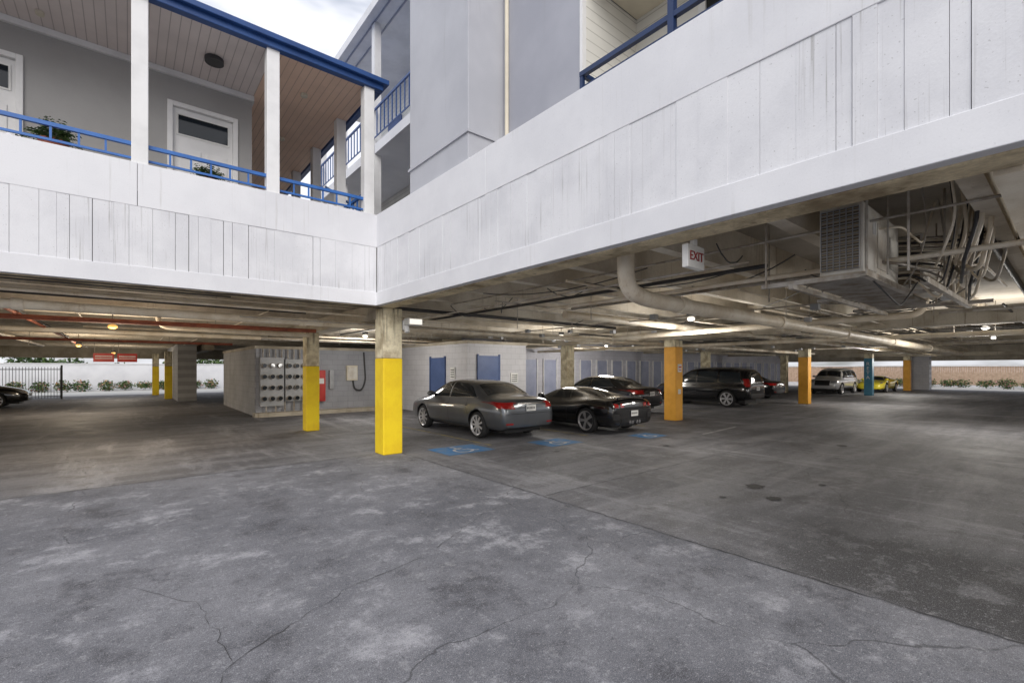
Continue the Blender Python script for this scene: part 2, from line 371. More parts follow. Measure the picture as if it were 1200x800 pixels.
P=[(.13,8.47),(1.84,8.47),(3.47,8.47),(-3.3,8.47),(-5,8.47),(3.47,9.95),(3.47,11.6),(3.47,13.3),(3.47,15),(3.47,17)]
boxes('gallery_posts',[(a-.095,a+.095,b-.095,b+.095,4.14,6.9) for a,b in P],M['trim'],B,bevel=.008)
L=[]
for a,b in ((.225,1.745),(1.935,3.375),(-3.2,.035),(-4.9,-3.4)):
    L+=[(a,b,8.44,8.49,4.79,4.84),(a,b,8.45,8.48,4.60,4.63)]
    n=int((b-a)/.28)
    for i in range(1,n+1):
        xx=a+(b-a)*i/(n+1); L.append((xx-.012,xx+.012,8.453,8.477,4.63,4.79))
for a,b in ((8.57,9.85),(10.05,11.5),(11.7,13.2),(13.4,14.9),(15.1,16.9)):
    L+=[(3.45,3.5,a,b,4.95,5.0),(3.46,3.49,a,b,4.7,4.73)]
    for i in range(1,6):
        yy=a+(b-a)*i/6; L.append((3.463,3.487,yy-.012,yy+.012,4.2,4.95))
boxes('blue_railing',L,M['blue'],B)
def door(x0,x1,y,z0=4.14,z1=6.37):
    e=B
    boxes('door_frame',[(x0,x0+.08,y-.04,y+.1,z0,z1),(x1-.08,x1,y-.04,y+.1,z0,z1),(x0+.081,x1-.081,y-.04,y+.1,z1-.08,z1)],M['trim'],e,bevel=.006)
    a,b=x0+.082,x1-.082
    boxes('door_leaf',[(a,b,y+.03,y+.08,z0,z1-.082)],M['trim'],e)
    c=(a+b)/2; L=[]
    for (u0,u1) in ((a+.09,c-.04),(c+.04,b-.09)):
        L+=[(u0,u1,y+.012,y+.029,z0+.15,z0+.75),(u0,u1,y+.012,y+.029,z0+.85,z0+1.45)]
    boxes('door_panels',L,M['trim'],e,bevel=.01)
    boxes('door_window_frame',[(a+.05,b-.05,y+.016,y+.028,z1-.56,z1-.17)],M['signw'],e,bevel=.004)
    boxes('door_window',[(a+.08,b-.08,y+.010,y+.015,z1-.53,z1-.2)],M['glass'],e)
    cyls('door_knob',[((b-.07,y,z0+1.0),(0,1,0),.03,.06)],M['chrome'],e)
door(-2.32,-1.22,10.15); door(.53,1.61,10.15)
cyls('ceiling_lamps',[((1.13,9.3,6.86),(0,0,1),.14,.07)],M['dark'],B)
cyls('ceiling_bulbs',[((-.9,9.1,6.87),(0,0,1),.05,.05),((2.6,9.4,6.87),(0,0,1),.06,.05),((2.7,11.5,6.87),(0,0,1),.06,.05),((-1.0,9.7,6.87),(0,0,1),.05,.05)],M['cream'],B)
boxes('stair_tower',[(3.66,6.6,5.4,7.14,4.14,14.5)],M['gray2'],B,bevel=.01)
boxes('tower_band',[(3.635,4.29,5.375,7.16,4.95,4.99)],M['gray2'],B)
boxes('right_wall',[(4.3,6.5,3.9,5.399,4.14,14.5),(4.3,6.5,-14,3.899,6.5,14.5),(5.44,6.5,2.95,3.897,4.14,6.499),(5.44,6.5,-14,1.0,4.14,6.499),(5.44,6.5,1.0,2.95,6.25,6.499)],M['gray'],B)
tubes('downspout',[([(4.27,5.3,4.14),(4.27,5.3,14.4)],.03)],M['cream'],B)
boxes('balcony_siding',[(4.32,5.40,3.86,3.897,4.14,6.44),(5.40,5.437,2.95,3.86,4.14,6.44)],M['siding'],B)
boxes('balcony_corner_trim',[(4.29,4.36,3.85,3.895,4.14,6.49)],M['trim'],B)
boxes('balcony_ceiling',[(4.3,5.44,-14,3.85,6.44,6.498)],M['cream'],B)
boxes('patio_door_frame',[(5.38,5.44,2.86,2.95,4.14,6.2),(5.38,5.44,1.95,2.03,4.14,6.2),(5.38,5.44,1.0,1.1,4.14,6.2),(5.38,5.44,1.0,2.95,6.2,6.28)],M['trim'],B,bevel=.005)
boxes('patio_door_glass',[(5.41,5.43,1.1,2.86,4.14,6.2)],M['glass'],B)
L=[(3.74,3.79,-12,3.4,4.78,4.83),(3.75,3.78,-12,3.4,4.64,4.67),(3.79,4.3,3.36,3.4,4.78,4.83)]
for i in range(10):
    yy=3.38-i*1.6; L.append((3.745,3.785,yy-.02,yy+.02,4.4,4.80))
boxes('balcony_railing',L,M['dnavy'],B)
boxes('balcony_post',[(3.735,3.795,2.28,2.34,4.4,6.5)],M['dnavy'],B)
L=[];R=[];PP=[];
for z in (4.14,7.2):
    L.append((4.9,6.55,7.2,16,z-.02 if z>5 else z,z+.22)) ; 
    R+=[(4.86,4.90,7.2,16,z+1.05,z+1.1),(4.87,4.89,7.2,16,z+.35,z+.38)]
    yy=7.35
    while yy<16: R.append((4.868,4.892,yy-.012,yy+.012,z+.38,z+1.05)); yy+=.22
for yy in (9.2,11.6,14,15.9):
    PP.append((4.9,5.08,yy-.09,yy+.09,4.36,10.6))
boxes('far_gallery_slabs',L,M['white'],B); boxes('far_gallery_railing',R,M['navy'],B); boxes('far_gallery_posts',PP,M['trim'],B)
boxes('far_gallery_wall',[(6.56,7.2,7.14,16,4.14,10.6)],M['siding'],B)
boxes('far_gallery_doors',[(6.52,6.555,yy,yy+.95,z,z+2.1) for yy in (8.2,10.7,13.3) for z in (4.36,7.42)],M['bdoor'],B)
boxes('far_roof',[(4.72,7.4,7.2,16.6,10.6,10.66),(4.68,4.72,7.2,16.6,10.56,10.78),(4.72,7.4,7.2,16.6,10.68,10.78)],M['trim'],B)
boxes('far_soffit_strip',[(4.9,4.93,7.2,16.5,10.575,10.599),(5.2,5.23,7.2,16.5,10.57,10.599)],M['gray'],B)
tubes('dark_pole',[([(4.75,8.33,8.0),(4.75,8.33,10.6)],.03)],M['dark'],B)
tubes('stair_rail',[([(4.0,9.4,4.3),(4.0,12.5,5.9)],.03),([(4.0,9.4,4.75),(4.0,12.5,6.4)],.03),([(4.5,9.4,4.3),(4.5,12.5,5.9)],.03)],M['blue'],B)

boxes('utility_block_front',[(8.7,11.3,12.9,13.0,0,2.5)],M['cmux'],B)
boxes('utility_block_side',[(8.7,8.8,13.001,17.999,0,2.5),(11.2,11.3,13.001,17.0,0,2.5)],M['cmuy'],B)
boxes('utility_block_cap',[(8.66,11.34,12.86,17.9,2.5,2.6)],M['conc'],B)
boxes('storage_wall',[(11.301,47,17,17.2,0,3.42)],M['storage'],B)
L=[];x=12
while x<46: L.append((x,x+.85,16.955,16.999,.02,2.1)); x+=1.35
boxes('storage_doors',L,M['sdoor'],B)
boxes('storage_door_frames',[(a-.05,a-.001,16.93,16.998,0,2.15) for a,*_ in L]+[(a+.851,a+.9,16.93,16.998,0,2.15) for a,*_ in L],M['trim'],B)
boxes('meter_wall',[(3.4,8.7,18,18.2,0,2.35)],M['gcmux'],B)
boxes('meter_wall_end',[(3.4,3.6,18.201,25,0,2.35)],M['gcmuy'],B)
boxes('meter_room_cap',[(3.36,8.7,17.96,25,2.35,2.45)],M['conc'],B)
boxes('plinth',[(3.3,8.69,17.6,17.999,0,.14)],M['conc'],B)
boxes('utility_doors',[(8.655,8.699,14.3,15.25,.02,2.05),(9.15,10.0,12.855,12.899,.02,2.1)],M['bdoor'],B)
boxes('utility_door_frames',[(8.64,8.698,14.23,14.29,0,2.1),(8.64,8.698,15.26,15.32,0,2.1),(9.09,9.14,12.84,12.898,0,2.15),(10.01,10.06,12.84,12.898,0,2.15)],M['bdoor'],B)
boxes('back_room',[(1.95,2.75,29,37,0,2.92)],M['gcmuy'],B)
boxes('end_pier',[(48.6,49.5,7.4,9,0,3.42)],M['cmuy'],B)

e=empty('electric_meter_bank')
boxes('meter_panels',[(3.5,4.25,17.80,17.998,.35,2.05),(4.3,5.05,17.82,17.998,.5,2.0),(5.85,6.0,17.85,17.998,.9,1.6)],M['metal_gray'],e,bevel=.01)
C=[];C2=[]
for i in range(3):
    for j in range(4):
        for X0 in (3.62,4.42):
            C.append(((X0+i*.25,17.77,.62+j*.38),(0,1,0),.085,.10)); C2.append(((X0+i*.25,17.71,.62+j*.38),(0,1,0),.07,.03))
cyls('meters',C,M['steel'],e); cyls('meter_glass',C2,M['glass'],e)
tubes('meter_conduits',[([(3.6+.2*i,17.9,2.0),(3.6+.2*i,17.9,2.34)],.025) for i in range(8)]+[([(3.7+.3*i,17.88,.14),(3.7+.3*i,17.88,.5)],.03) for i in range(5)],M['steel'],e)
e=empty('fire_hose_cabinet'); boxes('cabinet',[(5.36,5.68,17.80,17.998,.45,1.6)],M['red'],e,bevel=.01); boxes('label',[(5.42,5.62,17.79,17.799,1.1,1.3)],M['signw'],e)
e=empty('electrical_panel'); boxes('panel',[(6.5,6.92,17.86,17.998,1.2,1.78)],M['cream'],e,bevel=.01); boxes('panel_door',[(6.54,6.88,17.845,17.859,1.25,1.73)],M['acbox'],e)
tubes('cable',[(rnd([(6.75,17.9,1.2),(6.8,17.9,.85),(7.1,17.9,.8),(7.25,17.9,1.2),(7.2,17.95,2.3)],.2),.03)],M['dark'],e)
X=10.55
e=empty('wall_notice'); boxes('board',[(X,X+.35,12.87,12.899,1.15,1.5)],M['signw'],e); boxes('print',[(X+.05,X+.30,12.865,12.869,1.2+.07*i,1.225+.07*i) for i in range(4)],M['dark'],e)
e=empty('wall_notice'); boxes('board',[(8.66,8.699,13.6,13.9,1.3,1.7)],M['signw'],e); boxes('print',[(8.655,8.659,13.64,13.86,1.36+.08*i,1.39+.08*i) for i in range(4)],M['dark'],e)

def column(x,y,s,paint,zp,top=2.92,bev=.02):
    e=empty('concrete_column',(x,y,0))
    h=s/2
    boxes('painted_base',[(-h,h,-h,h,0,zp)],M[paint],e,bevel=bev)
    h-=.003
    boxes('bare_top',[(-h,h,-h,h,zp,top)],M['coltop'],e,bevel=bev)
    return e
column(3.95,8.6,.40,'yellow',1.85,2.82)
column(3.8,13.1,.34,'yellow',1.72,2.62)
for x,y,c,z in ((13.6,8.3,'orange',2.35),(24.7,8.2,'orange',2.2),(35.6,8.25,'bluecol',2.3),(45.6,8.2,'orange',2.3)): column(x,y,.42,c,z,2.58)
for x,y in ((13.7,13.1),(24.7,13.1),(35.6,13.1)): column(x,y,.4,'coltop',1.2,2.58)
for x,y in ((1.72,31.8),(1.35,37.0),(-6,27),(-6,36)): column(x,y,.34,'yellow',1.8,2.6)
for x,y in ((13.6,-2),(24.7,-2),(35.6,-2)): column(x,y,.4,'orange',2.2,2.58)
e=empty('column_notice'); boxes('plate',[(13.50,13.70,8.07,8.088,1.55,1.8)],M['signw'],e); boxes('plate_small',[(13.52,13.66,8.07,8.088,.85,1.0)],M['signw'],e)
boxes('marks',[(13.53,13.67,8.062,8.069,1.6,1.63),(13.53,13.67,8.062,8.069,1.68,1.73)],M['red'],e)
e=empty('column_lettering')
for i,ch in enumerate('RETA'): text('letter',ch,.3,facingX((35.385,8.25,1.95-.28*i)),M['signw'],e)

e=empty('security_light')
boxes('mount',[(4.16,4.26,8.40,8.54,2.42,2.60)],M['trim'],e,bevel=.01)
boxes('lamp_head',[(4.18,4.50,8.22,8.42,2.50,2.64)],M['signw'],e,bevel=.02)
boxes('lens',[(4.21,4.47,8.205,8.218,2.52,2.62)],M['lampc'],e)
cyls('sensor',[((4.22,8.36,2.42),(0,.3,1),.05,.12)],M['trim'],e)

e=empty('exit_sign'); boxes('housing',[(3.84,4.13,2.20,2.26,2.56,2.77)],M['signw'],e,bevel=.008)
text('lettering','EXIT',.115,facingY((3.985,2.196,2.665)),M['dred'],e); boxes('bracket',[(3.96,4.02,2.21,2.25,2.77,2.83)],M['trim'],e)

for (xc,yc) in ((-.8,26.6),(-.02,26.6)):
    e=empty('hanging_sign'); boxes('plate',[(xc-.34,xc+.34,yc,yc+.03,1.95,2.32)],M['red'],e); boxes('plate_band',[(xc-.28,xc+.28,yc-.012,yc-.004,2.08,2.11),(xc-.28,xc+.28,yc-.012,yc-.004,2.17,2.21)],M['signw'],e)
    tubes('hangers',[([(xc-.3,yc+.01,2.3),(xc-.3,yc+.01,3.0)],.01),([(xc+.3,yc+.01,2.3),(xc+.3,yc+.01,3.0)],.01)],M['steel'],e)

# ------------------------------------------------------------ services under the ceiling
e=empty('drain_pipes')
tubes('main_drain',[([(-20,9.5,2.6),(30,9.5,2.5)],.07),(rnd([(4.28,3.2,3.3),(4.28,3.2,2.54),(4.65,3.2,2.46),(28,3.2,2.3)],.24,8),.095),
   (rnd([(9.5,1.5,3.3),(9.5,1.5,2.5),(9.5,7.5,2.42)],.2),.055),([(6.0,5.8,2.62),(40,5.8,2.5)],.07),([(-20,15.2,2.6),(3,15.2,2.55)],.06),([(-3,9,2.72),(-3,30,2.72)],.06),
   (rnd([(.5,12.5,3.2),(.5,12.5,2.55),(3.6,12.5,2.5)],.2),.05),([(15.5,-5,2.48),(15.5,16.8,2.48)],.06),(rnd([(11,4.6,3.3),(11,4.6,2.6),(36,4.6,2.45)],.2),.07)],M['pipe'],e)
cyls('pipe_couplings',[((x,9.5,2.6-(x+20)*.002),(1,0,0),.085,.12) for x in (-14,-8,-4.6,-1.2,2.6,6.5,12,18)]+[((x,3.2,2.46-(x-4.65)*.0068),(1,0,0),.112,.14) for x in (5.4,8.5,12,16,21)],M['pipe'],e)
e=empty('sprinkler_pipes')
tubes('red_mains',[([(-20,11.7,2.56),(3.5,11.7,2.56)],.045),([(-20,20,2.56),(3,20,2.56)],.045),([(-1.5,9,2.62),(-1.5,24,2.62)],.03)],M['rust'],e)
rs=random.Random(5)
L=[([(4,10.8,2.66),(30,10.8,2.66)],.03),([(5.5,2.2,2.8),(5.5,16,2.8)],.025)]
for i in range(44):
    y=rs.uniform(-3,16.5); z=rs.uniform(2.55,2.93); x0=4.2+rs.uniform(0,12) if y<8.4 else rs.uniform(-15,20); L.append(([(x0,y,z),(x0+rs.uniform(8,25),y,z-.02)],rs.choice([.012,.018,.025,.035])))
for i in range(34):
    x=rs.uniform(4.4,30); z=rs.uniform(2.6,2.93); y0=rs.uniform(-6,8); L.append(([(x,y0,z),(x,y0+rs.uniform(3,10),z)],rs.choice([.012,.018,.025])))
for i in range(18):
    x=rs.uniform(-10,2.5); z=rs.uniform(2.6,2.93); y0=rs.uniform(9,25); L.append(([(x,y0,z),(x,y0+rs.uniform(3,10),z)],rs.choice([.012,.018,.03])))
rs.shuffle(L); h=len(L)//3
tubes('dark_conduits',L[:h],M['dark'],e,2); tubes('steel_conduits',L[h:h*2],M['steel'],e,2); tubes('painted_pipes',L[h*2:],M['pipe'],e,2)
L=[]
for i in range(60):
    x=rs.uniform(4.3,26); y=rs.uniform(-2,16); z=rs.uniform(2.45,2.7); L.append(([(x,y,3.4),(x,y,z)],.008))
for i in range(24):
    x=rs.uniform(-12,3); y=rs.uniform(9,26); L.append(([(x,y,3.4),(x,y,2.55)],.008))
tubes('hanger_rods',L,M['steel'],e,1)
L=[]
for i in range(50):
    x=rs.uniform(5.3,26); y=rs.uniform(1,14); z=rs.uniform(2.5,2.75); L.append((x-.05,x+.05,y-.05,y+.05,z-.04,z+.04))
boxes('junction_boxes',L,M['metal_gray'],e)
L=[]
for i in range(24):
    x=rs.uniform(4.3,12); y=rs.uniform(1,8); dx=rs.uniform(-1,3); dy=rs.uniform(-1,3)
    L.append(([(x+dx*u,y+dy*u,2.9-.5*u*(1-u)*rs.uniform(1,1.1)) for u in [k/12 for k in range(13)]],.008))
tubes('loose_cables',L,M['dark'],e,1)

e=empty('air_conditioning_unit')
boxes('casing',[(4.75,5.95,1.14,1.46,2.46,3.06)],M['acbox'],e,bevel=.012)
boxes('coil_face',[(4.735,4.749,1.16,1.44,2.50,3.02)],M['coil'],e)
L=[(4.715,4.734,1.16+.28*i/6-.002,1.16+.28*i/6+.002,2.5,3.02) for i in range(7)]+[(4.715,4.733,1.16,1.44,2.5+.52*i/16-.0015,2.5+.52*i/16+.0015) for i in range(17)]
boxes('coil_guard',L,M['metal_gray'],e)
boxes('side_panel',[(4.80,5.12,1.128,1.139,2.50,3.02),(5.16,5.5,1.128,1.139,2.55,2.95),(5.6,5.9,1.128,1.139,2.6,2.9)],M['acbox'],e,bevel=.004)
boxes('labels',[(4.98,5.08,1.122,1.127,2.82,2.96)],M['signw'],e)
boxes('rear_casing',[(6.3,7.4,1.0,1.5,2.5,3.05)],M['acbox'],e,bevel=.012)
boxes('rear_coil',[(6.285,6.299,1.03,1.47,2.53,3.02)],M['coil'],e)
L=[]
for (a,b,c,d,z) in ((4.55,6.2,1.07,1.075,2.40),(5.2,7.8,.80,.805,2.38)):
    L+=[(a,b,c,d+.002,z,z+.05),(a,b,c+.008,c+.05,z,z+.004)]
L+=[(4.55,7.8,1.60,1.64,2.36,2.40),(4.62,4.66,1.08,1.9,2.401,2.44),(6.1,6.15,.8,1.9,2.411,2.44),(7.5,7.55,.6,1.9,2.401,2.44)]
boxes('rails',L,M['steel'],e)
boxes('drip_grating',[(4.68+.055*i,4.695+.055*i,1.12,1.58,2.405,2.44) for i in range(46)],M['steel'],e)
boxes('drip_tray',[(4.66,7.2,1.11,1.59,2.441,2.452)],M['coil'],e)
tubes('hanger_rods',[([(x,y,2.4),(x,y,3.4)],.009) for x in (4.6,6.12,7.52) for y in (.82,1.08,1.85)],M['steel'],e)
L=[];rs=random.Random(11)
for i in range(16):
    z=2.55+.03*i; 
    L.append((rnd([(5.95,1.2+.015*i,z),(6.05+.04*i,1.05-.02*i,z+.02),(6.1+.05*i,.85-.03*i,z-.25+.03*i),(6.2+.06*i,.75-.03*i,2.9),(6.3+.1*i,.7-.02*i,3.38)],.12),.011))
for i in range(18):
    x=5.2+.11*i; yv=.62+rs.uniform(-.15,.3); L.append((rnd([(x,yv,3.4),(x+rs.uniform(-.1,.1),yv-.05,2.9),(x+.1,yv+.05,2.55+rs.uniform(-.12,.1)),(x+rs.uniform(.3,1.5),yv+.2,2.5+rs.uniform(0,.3))],.15),rs.choice([.007,.01,.014,.018])))
L.append((rnd([(5.2,1.13,2.9),(5.3,1.0,2.92),(5.9,.95,2.85),(6.2,.9,3.3)],.1),.010)); L.append((rnd([(5.3,1.13,2.62),(5.4,1.02,2.6),(6.0,.9,2.6),(6.6,.6,2.7),(9,.6,2.75)],.1),.014))
L.append((rnd([(6.4,.8,3.3),(6.5,.8,2.5),(6.7,.82,2.42),(7.5,.8,2.9)],.15),.012))
L.append((rnd([(4.9,1.12,2.42),(4.95,1.0,2.25),(5.3,1.0,2.2),(6.0,1.0,2.5)],.15),.007))
tubes('refrigerant_lines',L[0::2],M['pipe'],e,2); tubes('cables',L[1::4],M['dark'],e,2); tubes('conduits',L[3::4],M['steel'],e,2)
e=empty('steel_cross_beam'); boxes('angle',[(4.0,12,.20,.32,2.80,2.84),(4.0,12,.20,.22,2.84,2.95)],M['pipe'],e)

def lamp(x,y,z,c,p,m):
    e=empty('ceiling_or_fill_lamp')
    cyls('base',[((x,y,z+.14),(0,0,1),.09,.06)],M['dark'],e); 
    bm=bmesh.new(); bmesh.ops.create_uvsphere(bm,u_segments=20,v_segments=12,radius=1,matrix=Matrix.Translation((x,y,z+.05))@Matrix.Diagonal((.08,.08,.05,1)))
    me=bpy.data.meshes.new('globe'); bm.to_mesh(me); bm.free(); me.materials.append(M[m]); link(bpy.data.objects.new('globe',me),e)
    tubes('stem',[([(x,y,z+.15),(x,y,3.4)],.012)],M['steel'],e)
    l=bpy.data.lights.new('bulb','POINT'); l.energy=p; l.color=c; l.shadow_soft_size=.4; o=bpy.data.objects.new('bulb',l); link(o,e); o.location=(x,y,z-.5)
lamp(-.24,12.5,2.46,(1,.84,.64),110,'lampw'); lamp(-1.4,23.4,2.46,(1,.84,.64),150,'lampw'); lamp(-.6,33,2.46,(1,.87,.7),110,'lampw')
for x,y,p in ((5.9,14.6,130),(17,13.8,220),(26,6,230),(38,7,240),(17,1.5,230),(10.8,10.6,120),(9.2,5.2,105),(8.5,-2.2,190)): lamp(x,y,2.66,(1,.96,.90),p,'lampc')  # nearest lamps added to brighten the garage ceiling; the last hangs out of view

# ------------------------------------------------------------ surroundings
e=empty('perimeter_wall'); boxes('wall',[(-30,12,46.6,46.8,0,2.0)],M['white'],e); boxes('coping',[(-30,12,46.55,46.85,2.0,2.06)],M['trim'],e)
e=empty('wood_fence'); L=[];y=-25; rs=random.Random(2)
while y<30: L.append((56+rs.uniform(0,.02),56.04,y,y+.135,0.03,1.95+rs.uniform(-.02,.02))); y+=.145
boxes('boards',L,M['fencew'],e); boxes('top_rail',[(55.96,55.999,-25,30,1.86,1.98)],M['trim'],e); boxes('lower_trim',[(55.5,55.9,-25,30,0,.25)],M['white'],e)
foliage('flowering_shrubs',[(54.6+rs.uniform(-.3,.3),-9+1.15*i+rs.uniform(-.3,.3),.42,.6,.75,.4+rs.uniform(-.12,.15)) for i in range(22)],9000,.13,[M['leaf'],M['leafd'],M['flower']],None,4)
foliage('flowering_shrubs',[(-13+1.15*i+rs.uniform(-.3,.3),45.8+rs.uniform(-.2,.2),.4,.65,.5,.42+rs.uniform(-.1,.15)) for i in range(17)],8000,.13,[M['leaf'],M['leafd'],M['flower']],None,5)
foliage('hedge',[(rs.uniform(-30,12),48.5+rs.uniform(-.5,.5),1.6+rs.uniform(-.2,.5),1.2,.8,1.0) for i in range(40)],9000,.25,[M['leaf'],M['leafd']],None,6)
e=empty('iron_fence'); L=[(-12,-2.8,35.5,35.54,1.6,1.64),(-12,-2.8,35.5,35.54,.15,.19)]
x=-12
while x<-2.8: L.append((x,x+.02,35.51,35.53,.05,1.75)); x+=.12
L+=[(-2.85,-2.77,35.46,35.54,0,1.85),(-5.3,-5.22,35.46,35.54,0,1.85)]
boxes('bars',L,M['black'],e)
def fern(x,y,z,s,seed):
    rs=random.Random(seed); e=empty('potted_plant',(x,y,z))
    bm=bmesh.new(); bmesh.ops.create_cone(bm,cap_ends=True,segments=20,radius1=.11,radius2=.16,depth=.28,matrix=Matrix.Translation((0,0,-.14)))
    me=bpy.data.meshes.new('pot'); bm.to_mesh(me); bm.free(); me.materials.append(M['rust']); link(bpy.data.objects.new('pot',me),e)
    V=[];F=[];MI=[]
    for i in range(80):
        az=rs.uniform(0,6.283); el=rs.uniform(.2,1.4); Ln=s*rs.uniform(.6,1.1); d=Vector((math.cos(az),math.sin(az),0))
        pts=[d*(Ln*math.cos(el)*u)+Vector((0,0,Ln*math.sin(el)*u-Ln*.5*u*u*math.cos(el))) for u in [k/7 for k in range(8)]]
        side=Vector((-d.y,d.x,0))
        for k in range(1,8):
            for sg in (-1,1):
                p=pts[k]; l=s*.22*(1-.5*abs(k/7-.5)); q=len(V)
                V+=[p,p+side*sg*l*.5+d*l*.35+Vector((0,0,.01)),p+side*sg*l+d*l*.5-Vector((0,0,l*.2)),p+side*sg*l*.45+d*l*.05]
                F.append((q,q+1,q+2,q+3)); MI.append(rs.choice([0,1,1]))
    me=bpy.data.meshes.new('fronds'); me.from_pydata(V,[],F); me.materials.append(M['leaf']); me.materials.append(M['leafd']); me.polygons.foreach_set('material_index',MI); link(bpy.data.objects.new('fronds',me),e)
fern(-.78,8.85,4.74,.34,1); fern(.98,8.85,4.66,.3,2)
boxes('planter_stand',[(-.95,-.6,8.7,9.0,4.14,4.46),(.82,1.14,8.7,9.0,4.14,4.38)],M['dark'],B)

# ------------------------------------------------------------ cars
def itp(T,x):
    if x<=T[0][0]: return T[0][1]
    for (a,va),(b,vb) in zip(T,T[1:]):
        if x<=b: return va+(vb-va)*(x-a)/(b-a)
    return T[-1][1]
KIND={
 'sedan':dict(L=2.45,top=[(-2.45,.80),(-2.40,.98),(-2.25,1.05),(-1.75,1.09),(-1.6,1.13),(-1.05,1.40),(-.5,1.475),(.15,1.485),(.55,1.42),(1.3,1.04),(1.5,.99),(2.0,.90),(2.3,.78),(2.45,.62)],
   belt=[(-2.45,.74),(-2.3,.93),(-1.5,.97),(0,.93),(1.3,.89),(2.0,.80),(2.35,.68),(2.45,.58)],
   w=[(-2.45,.74),(-2.38,.85),(-2.1,.90),(-1,.92),(1,.92),(2.0,.88),(2.3,.78),(2.45,.6)],rw=.335,ax=(-1.38,1.42),roof=.73,
   xs=[-2.45,-2.40,-2.28,-2.05,-1.78,-1.6,-1.3,-1.0,-.7,-.3,.15,.55,.9,1.3,1.5,1.8,2.1,2.3,2.41,2.45]),
 'coupe':dict(L=2.25,top=[(-2.25,.80),(-2.21,.94),(-2.1,.965),(-1.6,1.0),(-1.0,1.12),(-.5,1.22),(-.1,1.235),(.25,1.18),(.95,.88),(1.3,.84),(1.8,.76),(2.1,.66),(2.25,.56)],
   belt=[(-2.25,.72),(-2.15,.88),(-1.4,.91),(-.6,.80),(.2,.77),(.9,.80),(1.4,.80),(1.9,.69),(2.25,.50)],
   w=[(-2.25,.82),(-2.18,.91),(-1.5,.955),(-.5,.88),(.4,.88),(1.3,.94),(1.9,.88),(2.15,.74),(2.25,.55)],rw=.345,ax=(-1.33,1.38),roof=.58,
   xs=[-2.25,-2.21,-2.1,-1.9,-1.6,-1.3,-1.0,-.7,-.4,-.1,.25,.6,.95,1.2,1.5,1.8,2.0,2.15,2.22,2.25]),
 'suv':dict(L=2.42,top=[(-2.42,.95),(-2.38,1.25),(-2.28,1.62),(-2.12,1.76),(-1.6,1.80),(-.4,1.82),(.35,1.79),(.65,1.70),(1.25,1.20),(1.4,1.14),(2.0,1.08),(2.3,.98),(2.42,.75)],
   belt=[(-2.42,.90),(-2.3,1.06),(-1,1.07),(1,1.04),(2.0,.99),(2.35,.86),(2.42,.7)],
   w=[(-2.42,.80),(-2.36,.88),(-2.0,.93),(1.5,.94),(2.2,.88),(2.42,.74)],rw=.385,ax=(-1.42,1.45),roof=.76,
   xs=[-2.42,-2.38,-2.28,-2.12,-1.85,-1.5,-1.0,-.4,.0,.35,.65,.95,1.25,1.4,1.7,2.0,2.2,2.33,2.39,2.42]),
}
